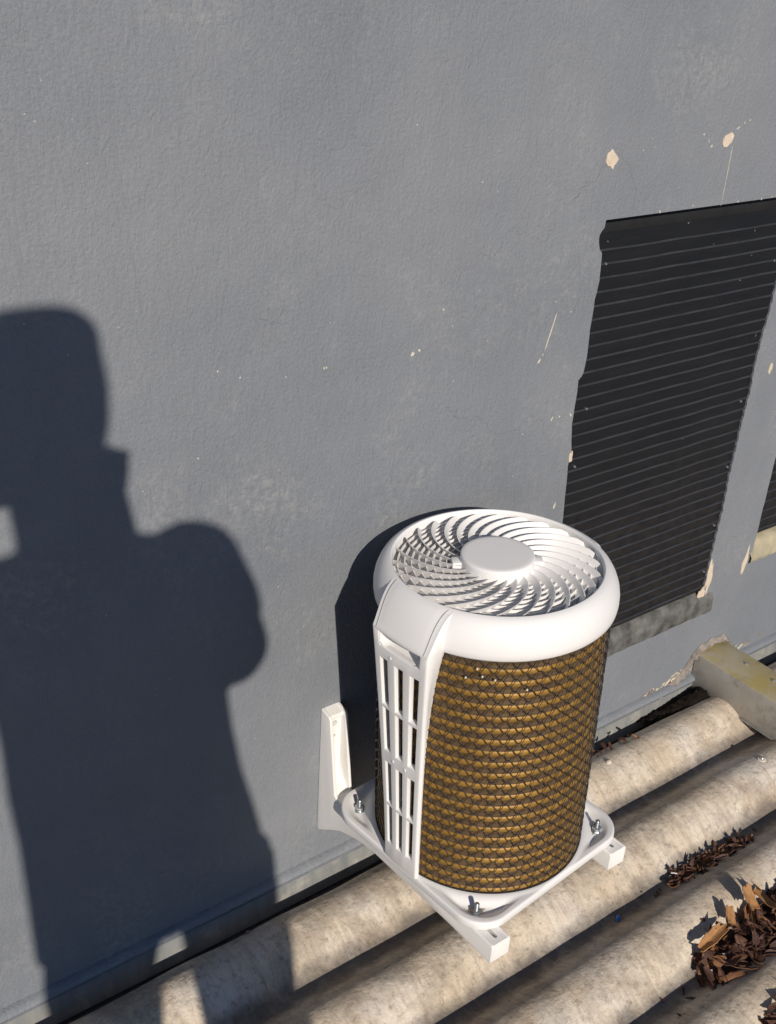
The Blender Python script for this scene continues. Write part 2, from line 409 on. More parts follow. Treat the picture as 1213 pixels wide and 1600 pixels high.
face_strip([(L2[-1][0], Z3), (L2[-1][0], ZT)], [(XR, Z3), (XR, ZT)])
face_strip([(2.75, z) for z in (Z2, Z3)], [(XR, z) for z in (Z2, Z3)])
for A in (L1, R1, L2, R2):     # reveals
    wm.quadgrid([[(a[0], 0, a[1]) for a in A], [(a[0], T, a[1]) for a in A]])
wm.quadgrid([[(L1[-1][0], 0, Z1), (R1[-1][0], 0, Z1)], [(L1[-1][0], T, Z1), (R1[-1][0], T, Z1)]])
wm.quadgrid([[(L2[-1][0], 0, Z3), (2.75, 0, Z3)], [(L2[-1][0], T, Z3), (2.75, T, Z3)]])
wo = wm.build('wall_face', MW, wall, fix=False, sharp=30)
# make every front face look toward the photographer's side
bm = bmesh.new(); bm.from_mesh(wo.data); bmesh.ops.remove_doubles(bm, verts=bm.verts, dist=1e-5)
for f in bm.faces:
    if abs(f.normal.y) > 0.9 and f.normal.y > 0: f.normal_flip()
bm.to_mesh(wo.data); bm.free()
for p in wo.data.polygons: p.use_smooth = False
cm = MB(); cm.box(XL, XR, T, 0.28, -3.4, ZT); cm.box(XL, XR, 0.0005, T-0.001, -3.4, ZB-0.001); cm.build('wall_core', GROUND, wall)

# trim lip and flashing along the foot of the wall
lip = MB(); prof = [(0.0, 0.036), (-0.006, 0.0345), (-0.013, 0.031), (-0.0165, 0.026), (-0.015, 0.021), (-0.010, 0.0185), (-0.0095, 0.010)]
rows = []
x = XL
LX = []
while x <= XR:
    LX.append(x); x += 0.03
for (y, z) in prof:
    rows.append([(x, y + (0.0016*noise.noise(Vector((x*5, z*30, 0))) if y < 0 else 0), z + 0.0018*noise.noise(Vector((x*4, 3, 0)))) for x in LX])
lip.quadgrid(rows); lip.build('trim_lip', MW, wall, sharp=60)
fl = MB(); rows = []
for (y, z) in [(-0.0095, 0.0102), (-0.0125, -0.012), (-0.016, -0.046), (-0.014, -0.047), (0.0, -0.02)]:
    rows.append([(x, y + 0.002*noise.noise(Vector((x*3.2, z*9, 5))), z + 0.0014*noise.noise(Vector((x*4, 7, 0)))) for x in LX])
fl.quadgrid(rows); fl.build('flashing', MG, wall, sharp=60)

# ribbed black sheets closing the openings
def ribbed(x0, x1, z0, z1, y, name, pitch=0.0255):
    nx = 24
    def wob(i, z): return 0.0016*noise.noise(Vector((i*0.25, z*1.5, 3)))
    p = MB(); zs__ = [z0+(z1-z0)*k/30 for k in range(31)]
    p.quadgrid([[(x0+(x1-x0)*i/nx, y + 0.0012*noise.noise(Vector((i*0.35, z*2.2, y))), z) for i in range(nx+1)] for z in zs__])
    o = p.build(name, MP, wall, fix=False, sharp=25)
    rb = MB(); z = z0+0.010
    while z < z1-0.008:
        prof = [(0.001, -0.0026), (-0.0016, -0.0019), (-0.0032, 0.0), (-0.0028, 0.0011), (0.001, 0.0024)]
        rb.quadgrid([[(x0+(x1-x0)*i/nx, y+dy + 0.0012*noise.noise(Vector((i*0.35, z*2.2, y))), z+dz+wob(i, z)) for i in range(nx+1)] for dy, dz in prof])
        z += pitch
    r_ = rb.build(name.replace('panel', 'panel_ribs'), RIB, o, fix=False, sharp=80); r_.data.flip_normals()
    return o
pn = ribbed(1.455, 2.045, 0.290, 1.199, 0.0045, 'ribbed_panel')
pn2 = ribbed(2.165, 2.77, 0.395, 1.215, 0.0045, 'ribbed_panel')
for pp in (pn, pn2):
    pp.data.flip_normals()
hb = MB(); hb.box(1.46, 2.04, 0.03, 0.09, 1.18, 1.224); hb.build('upper_frame', DARK, wall)
# screws on the sheet
for (sx_, sz_) in [(1.492, 1.142), (1.50, 0.862), (1.492, 0.742), (1.492, 0.60), (2.0, 1.09), (2.0, 0.62), (2.0, 0.47), (2.0, 0.345), (1.995, 0.78)]:
    s_ = MB(); s_.lathe([(0.0001, -0.0055), (0.0018, -0.0052), (0.0026, -0.004), (0.0028, 0.002)], 10)
    s_.warp(lambda x, y, z: (x, z, -y)); s_.build('screw', ZINC, wall, loc=(sx_, 0.006, sz_))
# sills
def rough_slab(x0, x1, pts, name, mat, amp=0.004, seed=0):
    p = MB(); n = int((x1-x0)/0.008)
    rows = []
    for (y, z) in pts:
        rows.append([(x0+(x1-x0)*i/n, y+amp*noise.noise(Vector((i*0.35, y*60+z*50, seed))), z+amp*noise.noise(Vector((i*0.4+9, y*60+z*40, seed+3)))) for i in range(n+1)])
    p.quadgrid(rows); return p.build(name, mat, wall, sharp=50)
rough_slab(1.455, 2.050, [(0.06, 0.292), (0.02, 0.288), (0.004, 0.282), (-0.0050, 0.266), (-0.0075, 0.246), (-0.0080, 0.228), (-0.0050, 0.221), (0.003, 0.219)], 'window_sill', SILL, 0.0022, 1)
rough_slab(2.172, 2.80, [(0.09, 0.398), (0.05, 0.392), (0.016, 0.384), (0.004, 0.372), (0.0, 0.350), (-0.002, 0.340), (-0.006, 0.334), (-0.007, 0.322), (-0.001, 0.316)], 'window_sill', SILL2, 0.0025, 8)

# bare patches, chips and scratches in the paint: thin ragged flakes of the layer beneath
def patch(pts, name, mat, y=-0.0010):
    p = MB(); n = len(pts); rn = random.Random(n)
    p.v += [(a_, y, b_) for a_, b_ in pts] + [(a_, 0.001, b_) for a_, b_ in pts]
    p.f.append(tuple(range(n)))
    for i in range(n): j = (i+1) % n; p.f.append((i, j, n+j, n+i))
    return p.build(name, mat, wall)
def blob(cx_, cz_, rx, rz, name, mat, seed=0, ang=0, jag=0.25, n=26, y=-0.0008, sub=None):
    p = MB(); pts = []
    for i in range(n):
        a = 2*PI*i/n
        k = 1 + jag*noise.noise(Vector((math.cos(a)*1.7+seed, math.sin(a)*1.7, seed*1.3)))*1.6
        dx, dz = rx*k*math.cos(a), rz*k*math.sin(a)
        pts.append((cx_+dx*math.cos(ang)-dz*math.sin(ang), cz_+dx*math.sin(ang)+dz*math.cos(ang)))
    o = len(p.v); p.v += [(a_, y, b_) for a_, b_ in pts] + [(a_, 0.001, b_) for a_, b_ in pts]
    p.f.append(tuple(range(n)))
    for i in range(n): j = (i+1) % n; p.f.append((i, j, n+j, n+i))
    return p.build(name, mat, wall)
patch([(1.4612, 1.3417), (1.4671, 1.3361), (1.4728, 1.3314), (1.4802, 1.3247), (1.477, 1.3187), (1.4712, 1.3146), (1.4689, 1.3072), (1.4623, 1.313), (1.4554, 1.3147), (1.4495, 1.3204), (1.4499, 1.3279), (1.4509, 1.3353), (1.4569, 1.3376)], 'bare_patch', CHIP)
patch([(1.7744, 1.3539), (1.7819, 1.3478), (1.7802, 1.3407), (1.7786, 1.336), (1.7721, 1.3321), (1.7671, 1.3281), (1.7574, 1.3291), (1.7524, 1.335), (1.7525, 1.3422), (1.7573, 1.349), (1.7658, 1.3514)], 'bare_patch', CHIP)
blob(2.072, 0.842, 0.006, 0.012, 'bare_patch', CHIP, 6, -0.1, 0.3)
blob(1.4725, 0.768, 0.0045, 0.0120, 'bare_patch', CHIP, 7, 0, 0.3)
blob(2.020, 0.325, 0.010, 0.045, 'bare_patch', CHIP, 8, -0.05, 0.5)
blob(2.158, 0.322, 0.009, 0.036, 'bare_patch', CHIP, 9, -0.15, 0.5)
blob(2.004, 0.285, 0.016, 0.012, 'bare_patch', CHIP, 10, 0.4, 0.5)
blob(1.0637, 1.0462, 0.0035, 0.0035, 'bare_patch', CHIP2, 11, 0, 0.4)
blob(1.0765, 1.0500, 0.0020, 0.0018, 'bare_patch', CHIP2, 12, 0, 0.4)
blob(0.8930, 1.0522, 0.0013, 0.0016, 'bare_patch', CHIP2, 13); blob(0.8972, 1.0524, 0.0012, 0.0015, 'bare_patch', CHIP2, 14)
blob(1.3725, 1.0365, 0.0012, 0.0330, 'scratch', CHIP2, 15, math.radians(-15), 0.3)
blob(1.3520, 0.9835, 0.0018, 0.0050, 'bare_patch', CHIP2, 16, -0.6, 0.5)
blob(1.3600, 0.9950, 0.0010, 0.0022, 'bare_patch', CHIP2, 17, -0.3, 0.5)
blob(1.4054, 0.8615, 0.0018, 0.0045, 'bare_patch', CHIP2, 18, -0.5, 0.5)
blob(1.4250, 0.8630, 0.0016, 0.0020, 'bare_patch', CHIP2, 19, 0, 0.5)
blob(1.4550, 0.8600, 0.0045, 0.0015, 'bare_patch', CHIP2, 20, -0.7, 0.5)
blob(1.4465, 0.6697, 0.0020, 0.0065, 'bare_patch', CHIP2, 21, -0.2, 0.5)
blob(1.1203, 1.1114, 0.0014, 0.0016, 'bare_patch', CHIP2, 22); blob(1.4161, 1.0659, 0.0012, 0.0014, 'bare_patch', CHIP2, 23)
blob(0.7474, 1.0634, 0.0014, 0.0012, 'bare_patch', CHIP2, 24); blob(0.7112, 1.0796, 0.0012, 0.0012, 'bare_patch', CHIP2, 25)
blob(1.7840, 1.2790, 0.0006, 0.0500, 'scratch', CHIP2, 26, 0.0, 0.3)
blob(1.6948, 1.3537, 0.0016, 0.0018, 'bare_patch', CHIP2, 27); blob(1.7227, 1.3322, 0.0030, 0.0014, 'bare_patch', CHIP2, 28, 0.5, 0.6)
blob(1.7120, 1.3420, 0.0008, 0.0040, 'bare_patch', CHIP2, 29, 0.2, 0.6)
blob(1.7900, 1.3605, 0.0040, 0.0008, 'scratch', CHIP2, 30, 0.5, 0.5); blob(1.8060, 1.3690, 0.0016, 0.0014, 'bare_patch', CHIP2, 31)
blob(1.8204, 1.3725, 0.0012, 0.0020, 'bare_patch', CHIP2, 32, -0.3)
blob(1.5388, 1.3349, 0.0011, 0.0012, 'bare_patch', CHIP2, 33)
rnd = random.Random(21)
for i in range(22):
    blob(rnd.uniform(0.25, 1.42), rnd.uniform(0.5, 1.5), rnd.uniform(.0006, .0013), rnd.uniform(.0006, .0015), 'bare_patch', CHIP2, 40+i, rnd.uniform(0, 3))
for i in range(9):
    blob(rnd.uniform(1.60, 2.0), 1.2235+rnd.uniform(-.001, .004), rnd.uniform(.0006, .0016), rnd.uniform(.0008, .002), 'bare_patch', CHIP2, 80+i, 0)

# crumbling, paler render low on the wall by the duct
rnd = random.Random(5)
for i in range(34):
    t = rnd.random(); x = 1.86+0.17*t + rnd.uniform(-.01, .01); z = 0.037+0.050*max(0, t-0.35)*rnd.random()+rnd.uniform(0, .006)
    blob(x, z, rnd.uniform(.003, .012), rnd.uniform(.0015, .0045), 'crumbled_render', (MORTAR, CHIP2, MORTAR, CHIP)[i % 4], 120+i, rnd.uniform(0, 0.9), 0.6, y=-0.0008-0.0002*(i % 5))
for i in range(12):
    blob(rnd.uniform(2.15, 2.32), 0.040+rnd.uniform(0, .02), rnd.uniform(.003, .014), rnd.uniform(.0015, .005), 'crumbled_render', (MORTAR, CHIP2)[i % 2], 160+i, rnd.uniform(0, 0.5), 0.6, y=-0.0008-0.0002*(i % 5))
# mortar round the duct, and where the flashing meets it
mo = MB(); rows = []
path = [(1.90, 0.026), (1.955, 0.036), (2.00, 0.060), (2.022, 0.095), (2.045, 0.116), (2.09, 0.122), (2.14, 0.120), (2.165, 0.095), (2.185, 0.060), (2.23, 0.040)]
fine = []
for (a, b_) in zip(path, path[1:]):
    for k in range(10): fine.append((a[0]+(b_[0]-a[0])*k/10, a[1]+(b_[1]-a[1])*k/10))
for i, (x, z) in enumerate(fine):
    ww = 0.010 + 0.006*noise.noise(Vector((i*0.23, 0, 0)))
    rows.append([(x + 0.004*noise.noise(Vector((i*0.5, k, 0))), -0.001 - 0.012*math.sin(PI*k/8)*(0.8+0.7*noise.noise(Vector((i*0.4, k*0.9, 3)))), z - 0.010 + ww*2*(k/8-0.5) + 0.003*noise.noise(Vector((i*0.6, k, 7)))) for k in range(9)])
mo.quadgrid(rows); mo.build('mortar_collar', MORTAR, wall, sharp=70)

# ================================================================ DUCT crossing the roof
dt = thing('metal_channel', 'boxed galvanised metal channel with yellowed top running out from the wall foot', 'metal channel', (2.09, -0.7, 0.05))
d = MB(); d.box(-0.052, 0.056, -0.75, 0.6990, -0.046, 0.050); d.build('channel_box', MD, dt, bevel=0.003)
for yy in (0.52, 0.60, 0.2): 
    s_ = MB(); s_.lathe([(0.0001, 0.0035), (0.003, 0.0030), (0.0048, 0.0012), (0.005, -0.002)], 14); s_.build('rivet', ZINC, dt, loc=(0.018, yy, 0.0505))
f = MB(); f.box(-0.056, -0.0525, -0.75, 0.69, -0.0475, -0.0440); f.build('bottom_flange', MG, dt)

# ================================================================ HEAT PUMP
UX, UY, UZ, UR = 1.098, -0.241, 0.239, 0.0967
hp = thing('heat_pump', 'white cylindrical heat pump with round fan grille and amber coil behind black wire mesh', 'heat pump', (UX, UY, UZ), UR)
cR, sR = math.cos(UR), math.sin(UR)
TXL, TYL = cR*(-0.02428)+sR*0.0305, -sR*(-0.02428)+cR*0.0305
def lean(x, y, z):
    if z <= 0: return (x, y, z)
    return (x+TXL*z, y+TYL*z, z-(TXL*x+TYL*y)*sstep(0.02, 0.25, z))
H_TOP = 0.5335
# collar ring
col = MB(); col.lathe([(0.183, 0.467), (0.1895, 0.468), (0.1925, 0.4705), (0.1952, 0.474), (0.1966, 0.483), (0.1965, 0.494), (0.1945, 0.505), (0.1905, 0.5155), (0.1850, 0.5245), (0.1790, 0.5305), (0.1735, 0.5335), (0.1700, 0.5342), (0.1680, 0.5325), (0.1674, 0.528), (0.1666, 0.500)], 160)
col.warp(lean); col.build('top_ring', WHITE, hp, sharp=50)
# base plate (height field over a rounded square)
HW, CR = 0.1915, 0.056
def rsq(a, hw=HW, cr=CR):
    c, s = abs(math.cos(a)), abs(math.sin(a)); t = min(hw/max(c, 1e-9), hw/max(s, 1e-9))
    k = hw-cr
    x, y = c*t, s*t
    if x > k and y > k:      # corner arc: |p-(k,k)| = cr along the ray
        b_ = k*(c+s); disc = b_*b_ - (2*k*k-cr*cr); return b_ + math.sqrt(max(disc, 0))
    return t
def plate_z(x, y, R):
    r_ = math.hypot(x, y)
    ri = sstep(0.193, 0.210, r_)                       # off the round seat
    ax, ay = abs(x), abs(y)
    dx = R - r_
    ro = sstep(0.010, 0.030, dx)                       # inside the rim
    z = -0.0100*ri*ro
    z += 0.0015*(1-sstep(0.188, 0.196, r_))
    return z
pl = MB(); rows = []; NA = 288
rad = [i/40 for i in range(41)]
for t in rad:
    row = []
    for i in range(NA):
        a = 2*PI*i/NA; R = rsq(a); r_ = 0.150 + (R-0.0035-0.150)*t
        x, y = r_*math.cos(a), r_*math.sin(a); row.append((x, y, plate_z(x, y, R)))
    rows.append(row)
for (dr, z) in [(-0.0015, -0.0006), (-0.0003, -0.0020), (0.0, -0.004), (0.0006, -0.0135), (-0.0005, -0.0150), (-0.004, -0.0155), (-0.05, -0.0155)]:
    rows.append([((rsq(2*PI*i/NA)+dr)*math.cos(2*PI*i/NA), (rsq(2*PI*i/NA)+dr)*math.sin(2*PI*i/NA), z) for i in range(NA)])
pl.quadgrid(rows, closed_u=True)
po = pl.build('base_plate', WHITE, hp, sharp=60)
# slots in the base plate, their inner shade painted as grey inlays beside each bolt
def capsule(cx_, cy_, L, wd, ang, z0, z1, n=8):
    p = MB(); pts = []
    for s_ in (1, -1):
        for k in range(n+1):
            a = -PI/2 + PI*k/n; x = s_*(L/2 + wd/2*math.cos(a)); y = s_*(wd/2*math.sin(a)); pts.append((x, y))
    c_, q_ = math.cos(ang), math.sin(ang)
    P = [(cx_+x*c_-y*q_, cy_+x*q_+y*c_) for x, y in pts]
    p.prism(P, lambda t: (t[0], t[1], z0), lambda t: (t[0], t[1], z1)); return p
BOLTS = [(-0.159, -0.150), (-0.152, 0.152), (0.150, -0.155), (0.152, 0.150)]
for (bx, by) in BOLTS:
    sx_, sy_ = math.copysign(1, bx), math.copysign(1, by)
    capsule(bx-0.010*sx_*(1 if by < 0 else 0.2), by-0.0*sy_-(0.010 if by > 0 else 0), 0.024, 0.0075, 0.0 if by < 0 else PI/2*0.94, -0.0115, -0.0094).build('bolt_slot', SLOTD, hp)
    b0 = MB(); b0.lathe([(0.0001, 0.0), (0.0120, 0.0), (0.0122, 0.0014), (0.0050, 0.0016)], 24)
    b0.v = [(x, y, z) for x, y, z in b0.v]
    bo = b0.build('bolt', ZINC, hp, loc=(bx, by, -0.0098))
    nu = MB(); hexp = [(0.0084*math.cos(PI/3*k+0.3), 0.0084*math.sin(PI/3*k+0.3)) for k in range(6)]
    nu.prism(hexp, lambda t: (t[0], t[1], 0.0014), lambda t: (t[0], t[1], 0.0080)); nu.build('nut', ZINC, bo, bevel=0.0005)
    st = MB(); pr = [(0.0001, 0.0225), (0.0032, 0.0225), (0.0040, 0.0215)]
    z = 0.0215
    while z > 0.008: pr += [(0.0042, z), (0.0036, z-0.0006)]; z -= 0.0012
    pr += [(0.0034, 0.002)]
    st.lathe(pr, 14); st.build('stud', ZINC, bo)

# coil: fin sleeve, tubes, wire mesh
fs = MB(); pr = []
z = 0.0
while z < 0.472:
    pr.append((0.1815+0.0005*math.cos(z*2*PI/0.011), z)); z += 0.0022
fs.lathe(pr, 120); fs.lathe([(0.1815, 0.470), (0.02, 0.471)], 60)
fs.warp(lean); fs.build('coil_fins', MFIN, hp)
ct = MB()
for k in range(21):
    zc = 0.0040 + 0.022*k; rw = []
    for m in range(9):
        a = -PI/2 + PI*m/8
        rw.append([((0.1762+0.0076*math.cos(a))*math.cos(2*PI*i/120), (0.1762+0.0076*math.cos(a))*math.sin(2*PI*i/120), zc+0.0076*math.sin(a)) for i in range(120)])
    ct.quadgrid(rw, closed_u=True)
ct.warp(lean); ct.build('coil_tubes', MCU, hp)
ms = MB(); NC = 50; SP = 8
for j in range(-1, 43):
    pts = []
    for i in range(NC*SP):
        th = 2*PI*i/(NC*SP)
        sgn = 1 if j % 2 == 0 else -1
        wv = max(-1, min(1, 1.42*sgn*math.cos(NC*th + 0.25*math.sin(3*th+j*0.6))))*(1+0.06*math.sin(7*th+j*1.7))
        z = 0.011*j + 0.0055*wv
        z = min(max(z, -0.004), 0.468)
        r_ = 0.1860 + 0.0028*(z/0.468) + 0.0004*math.cos(NC*th*2+j)
        pts.append((r_*math.cos(th), r_*math.sin(th), z))
    ms.tube(pts, 0.00072, 4, closed=True)
ms.warp(lean); ms.build('wire_mesh', WIRE, hp, fix=False, sharp=180)
# dark bottom band where the mesh meets the seat
bb = MB(); bb.lathe([(0.1865, -0.001), (0.1868, 0.0030), (0.1840, 0.0034), (0.1790, 0.0030), (0.1790, -0.001)], 120); bb.build('mesh_hem', WIRE, hp)

# fan grille: hub, curved vanes, concentric bars
gh = MB(); gh.lathe([(0.0001, 0.5440), (0.050, 0.5439), (0.0565, 0.5436), (0.0585, 0.5424), (0.0592, 0.5400), (0.0595, 0.536), (0.0598, 0.522), (0.060, 0.512)], 72)
gh.warp(lean); gh.build('grille_hub', WHITE, hp, sharp=45)
for (a0) in (math.radians(-38), math.radians(142)):
    tb = MB(); rw = []
    tb.box(0.056, 0.0735, -0.0115, 0.0115, 0.516, 0.5335)
    tb.warp(lambda x, y, z: lean(x*math.cos(a0)-y*math.sin(a0), x*math.sin(a0)+y*math.cos(a0), z)); tb.build('grille_hub_tab', WHITE, hp, bevel=0.003)
NV = 26
gv = MB()
for k in range(NV):
    a_ = 2*PI*k/NV + 0.05
    top, bot, top2, bot2 = [], [], [], []
    n = 18
    for i in range(n+1):
        t = i/n; r_ = 0.058 + (0.1668-0.058)*t
        ang = a_ - math.radians(46)*(t**1.15)          # sweeps clockwise going out
        lean_a = -0.0190/r_                         # lower edge lies further round
        hgt = 0.0200 + 0.003*math.sin(PI*t)
        zt_ = H_TOP - 0.0035 + 0.0025*math.sin(PI*t) - 0.004*sstep(0.93, 1.0, t)
        th_ = 0.0010/r_
        top.append((r_*math.cos(ang+th_), r_*math.sin(ang+th_), zt_)); top2.append((r_*math.cos(ang-th_), r_*math.sin(ang-th_), zt_))
        bot.append((r_*math.cos(ang+lean_a+th_), r_*math.sin(ang+lean_a+th_), zt_-hgt)); bot2.append((r_*math.cos(ang+lean_a-th_), r_*math.sin(ang+lean_a-th_), zt_-hgt))
    gv.quadgrid([top, top2, bot2, bot], closed_v=True)
gv.warp(lean); gv.build('grille_vanes', WHITE, hp, sharp=30)
gb = MB()
for k in range(9):
    r_ = 0.0690 + 0.0112*k
    zt_ = H_TOP - 0.0115 + 0.0025*math.sin(PI*(r_-0.058)/0.109)
    gb.lathe([(r_-0.0007, zt_), (r_+0.0007, zt_), (r_+0.0005, zt_-0.010), (r_-0.0005, zt_-0.010), (r_-0.0007, zt_)], 130)
gb.warp(lean); gb.build('grille_bars', WHITE, hp, sharp=30)
ig = MB(); ig.lathe([(0.1664, 0.512), (0.1660, 0.503), (0.150, 0.5005), (0.02, 0.5005)], 80); ig.warp(lean); ig.build('added_grille_backing', WHITE, hp)  # white backing added under the vanes to brighten the grille gaps
fb = MB()
for k in range(5):
    a_ = 2*PI*k/5; rw = []
    for i in range(9):
        t = i/8; r_ = 0.04+0.115*t
        rw.append([(r_*math.cos(a_+0.25*t+q_), r_*math.sin(a_+0.25*t+q_), 0.496-0.016*(q_/0.9)) for q_ in (0, 0.22, 0.45, 0.68, 0.9)])
    fb.quadgrid(rw)
fb.warp(lean); fb.build('fan_blades', SLOTD, hp, solid=0.0015)

# louvred side panels (left one seen, the other opposite)
def make_side(a0):
    root_mb = MB()
    def W(x, y, z):
        # local frame: +x outward
        y = y + 0.002 + 0.0050*min(1, z/0.475)*(1-sstep(0.475, 0.5335, z)) - 0.002*sstep(0.475, 0.5335, z)
        X, Y = x*math.cos(a0)-y*math.sin(a0), x*math.sin(a0)+y*math.cos(a0)
        return lean(X, Y, z)
    def front(u, z):                                   # u -1..1
        t = z/0.475
        hw = 0.0380 + (0.0605-0.0380)*t**1.5
        x = 0.1945 + (0.2165-0.1945)*t**1.2
        return (x + 0.0025*(1-u*u), hw*u, z)
    # front sheet with holes
    us = [-1, -0.93, -0.76, -0.46, -0.16, 0.16, 0.44, 0.76, 0.93, 1]
    holes_u = [(-0.76, -0.46), (-0.16, 0.16), (0.44, 0.76)]
    zr = [0.0, 0.037, 0.121, 0.1275, 0.217, 0.242, 0.328, 0.3345, 0.424, 0.446, 0.472]
    holes_z = [(0.037, 0.121), (0.1275, 0.217), (0.242, 0.328), (0.3345, 0.424)]
    us_, zs_ = us, zr
    fm = MB()
    idx = {}
    for j, z in enumerate(zs_):
        for i, u in enumerate(us_):
            idx[(i, j)] = len(fm.v); fm.v.append(front(u, z))
    for j in range(len(zs_)-1):
        for i in range(len(us_)-1):
            u0, u1, z0, z1 = us_[i], us_[i+1], zs_[j], zs_[j+1]
            if (u0, u1) in holes_u and (z0, z1) in holes_z: continue
            if -0.76 <= u0 and u1 <= 0.76 and z0 >= 0.446: continue
            fm.f.append((idx[(i, j)], idx[(i+1, j)], idx[(i+1, j+1)], idx[(i, j+1)]))
    # side cheeks + shoulder in one sheet
    fm.warp(W)
    po_ = fm.build('side_panel', WHITE, hp, fix=True)
    # make normals point outward, then thicken inward
    bm = bmesh.new(); bm.from_mesh(po_.data)
    o_ = Vector((math.cos(a0), math.sin(a0), 0))
    for f_ in bm.faces:
        if f_.normal.dot(o_) < 0: f_.normal_flip()
    bm.to_mesh(po_.data); bm.free()
    md = po_.modifiers.new('s', 'SOLIDIFY'); md.thickness = 0.0115; md.offset = -1
    md = po_.modifiers.new('b', 'BEVEL'); md.width = 0.0016; md.segments = 2; md.limit_method = 'ANGLE'; md.angle_limit = math.radians(40)
    bake(po_)
    for p in po_.data.polygons: p.use_smooth = True
    po_.data.set_sharp_from_angle(angle=math.radians(40))
    # cheeks and shoulder
    sh = MB()
    for sg in (-1, 1):
        rw = []
        for z in [0, 0.05, 0.1, 0.15, 0.2, 0.25, 0.3, 0.35, 0.4, 0.44, 0.475]:
            t = z/0.475; fx, fy, _ = front(sg, z)
            wi = 0.0345 + 0.026*t**4; ri_ = 0.1905 + 0.0030*t
            ix, iy = math.sqrt(ri_*ri_-wi*wi), sg*wi
            rnd_ = 0.0035
            rw.append([(fx-0.0006, fy*0.985, z), (fx-rnd_*0.4, fy+sg*0.0006, z), (fx-rnd_*1.4, fy+sg*0.0016, z), (fx*0.5+ix*0.5-0.001, (fy+iy)/2+sg*0.0012, z), (ix, iy, z), (ix-0.008, iy-sg*0.003, z)])
        # carry on over the collar to the rim
        for s_ in [0.08, 0.16, 0.26, 0.38, 0.5, 0.62, 0.74, 0.86, 1.0]:
            z = 0.475 + 0.0585*(1-(1-s_)**1.7); xr = math.sqrt(0.1715**2-0.066**2)
            fx = 0.2165 + (xr-0.2165)*s_ ; fy = 0.0603 + (0.066-0.0603)*s_
            wi = 0.0605 + (0.0760-0.0605)*s_
            rr_ = 0.1925 + (0.170-0.1925)*s_
            ix, iy = math.sqrt(max(rr_*rr_-wi*wi, 0.001)), sg*wi
            zi = 0.475 + 0.054*(s_**0.8)
            fy *= sg
            rw.append([(fx-0.0006, fy*0.985, z), (fx-0.0014, fy+sg*0.0006, z-0.0004), (fx-0.004, fy+sg*0.0022, z-0.0016), (fx*0.45+ix*0.55, fy*0.45+iy*0.55, z*0.5+zi*0.5-0.001), (ix, iy, zi-0.001), (ix-0.006, iy-sg*0.002, zi-0.006)])
        sh.quadgrid(rw)
    # shoulder lid
    rw = []
    for s_ in [-0.16, -0.06, 0.0, 0.04, 0.1, 0.2, 0.35, 0.5, 0.65, 0.8, 0.92, 1.0]:
        z = 0.475 + 0.0585*(1-(1-max(s_, 0))**1.7)*1.0 + (0.022*s_ if s_ < 0 else 0)
        row = []
        for i in range(17):
            u = -1+2*i/16
            hw = 0.0603 + (0.066-0.0603)*max(s_, 0)
            y = hw*u*0.985
            x0 = 0.2165-0.0006+0.0025*(1-u*u) if s_ >= 0 else 0.2165-0.0006+0.0025*(1-u*u)
            x1 = math.sqrt(0.1712**2-y*y)
            x = x0+(x1-x0)*max(s_, 0)
            zz_ = z - 0.0012*(1 if 0.84 < abs(u) < 0.93 else 0)*(0.0 if s_ < 0.02 or s_ > 0.95 else 1)
            row.append((x, y, zz_))
        rw.append(row)
    sh.quadgrid(rw)
    sh.warp(W); sh.build('panel_shoulder', WHITE, hp, sharp=48)
    for sg in (-1, 1):
        sm = MB(); pts = []
        for i in range(13):
            s_ = i/12*0.94; z = 0.475 + 0.0585*(1-(1-s_)**1.7); hw = 0.0603+0.0057*s_
            y = sg*0.86*hw; x0 = 0.2159+0.0025*(1-0.74); x1 = math.sqrt(0.1712**2-y*y)
            pts.append(W(x0+(x1-x0)*s_, y, z))
        sm.tube(pts, 0.00055, 5); sm.build('panel_seam', SLOTD, hp)
    for (u, z) in ((-0.31, 0.4345), (-0.31, 0.2295), (0.30, 0.2295)):
        q = front(u, z); sc2 = MB(); sc2.ball((0, 0, 0), 0.0030, 12, 8, (0.35, 1, 1)); sc2.warp(lambda x, y, zz: W(q[0]+x, q[1]+y, q[2]+zz)); sc2.build('panel_screw', WHITE, hp)
    # finger recess behind the top of the panel
    rc = MB(); rw = []
    for (x, z) in [(0.2155, 0.4700), (0.196, 0.4705), (0.192, 0.466), (0.192, 0.456), (0.1960, 0.448), (0.206, 0.4450), (0.2150, 0.4450)]:
        rw.append([(x + 0.0022*(1-(y/0.044)**2), y, z + (0.008*(y/0.044)**6 if z < 0.450 else 0)) for y in [-0.0440+0.088*i/20 for i in range(21)]])
    rc.quadgrid(rw)
    rc.quadgrid([[(0.2155, s_*0.0435, 0.472), (0.192, s_*0.0430, 0.472)] for s_ in (1,)] + [[(0.2155, 0.0435, 0.444), (0.192, 0.0430, 0.444)]])
    rc.quadgrid([[(0.2155, -0.0435, 0.472), (0.192, -0.0430, 0.472)], [(0.2155, -0.0435, 0.444), (0.192, -0.0430, 0.444)]])
    rc.warp(W); r2 = rc.build('finger_recess', WHITE, hp, sharp=50); r2.parent = po_
make_side(PI); make_side(0)
CRL = ['uppermost of five tiny plaster crumbs caught in the wire mesh', 'leftmost of five tiny plaster crumbs caught in the wire mesh', 'plaster crumb in the wire mesh just below the uppermost one', 'plaster crumb fourth from the left in the wire mesh', 'lowest and rightmost plaster crumb caught in the wire mesh']
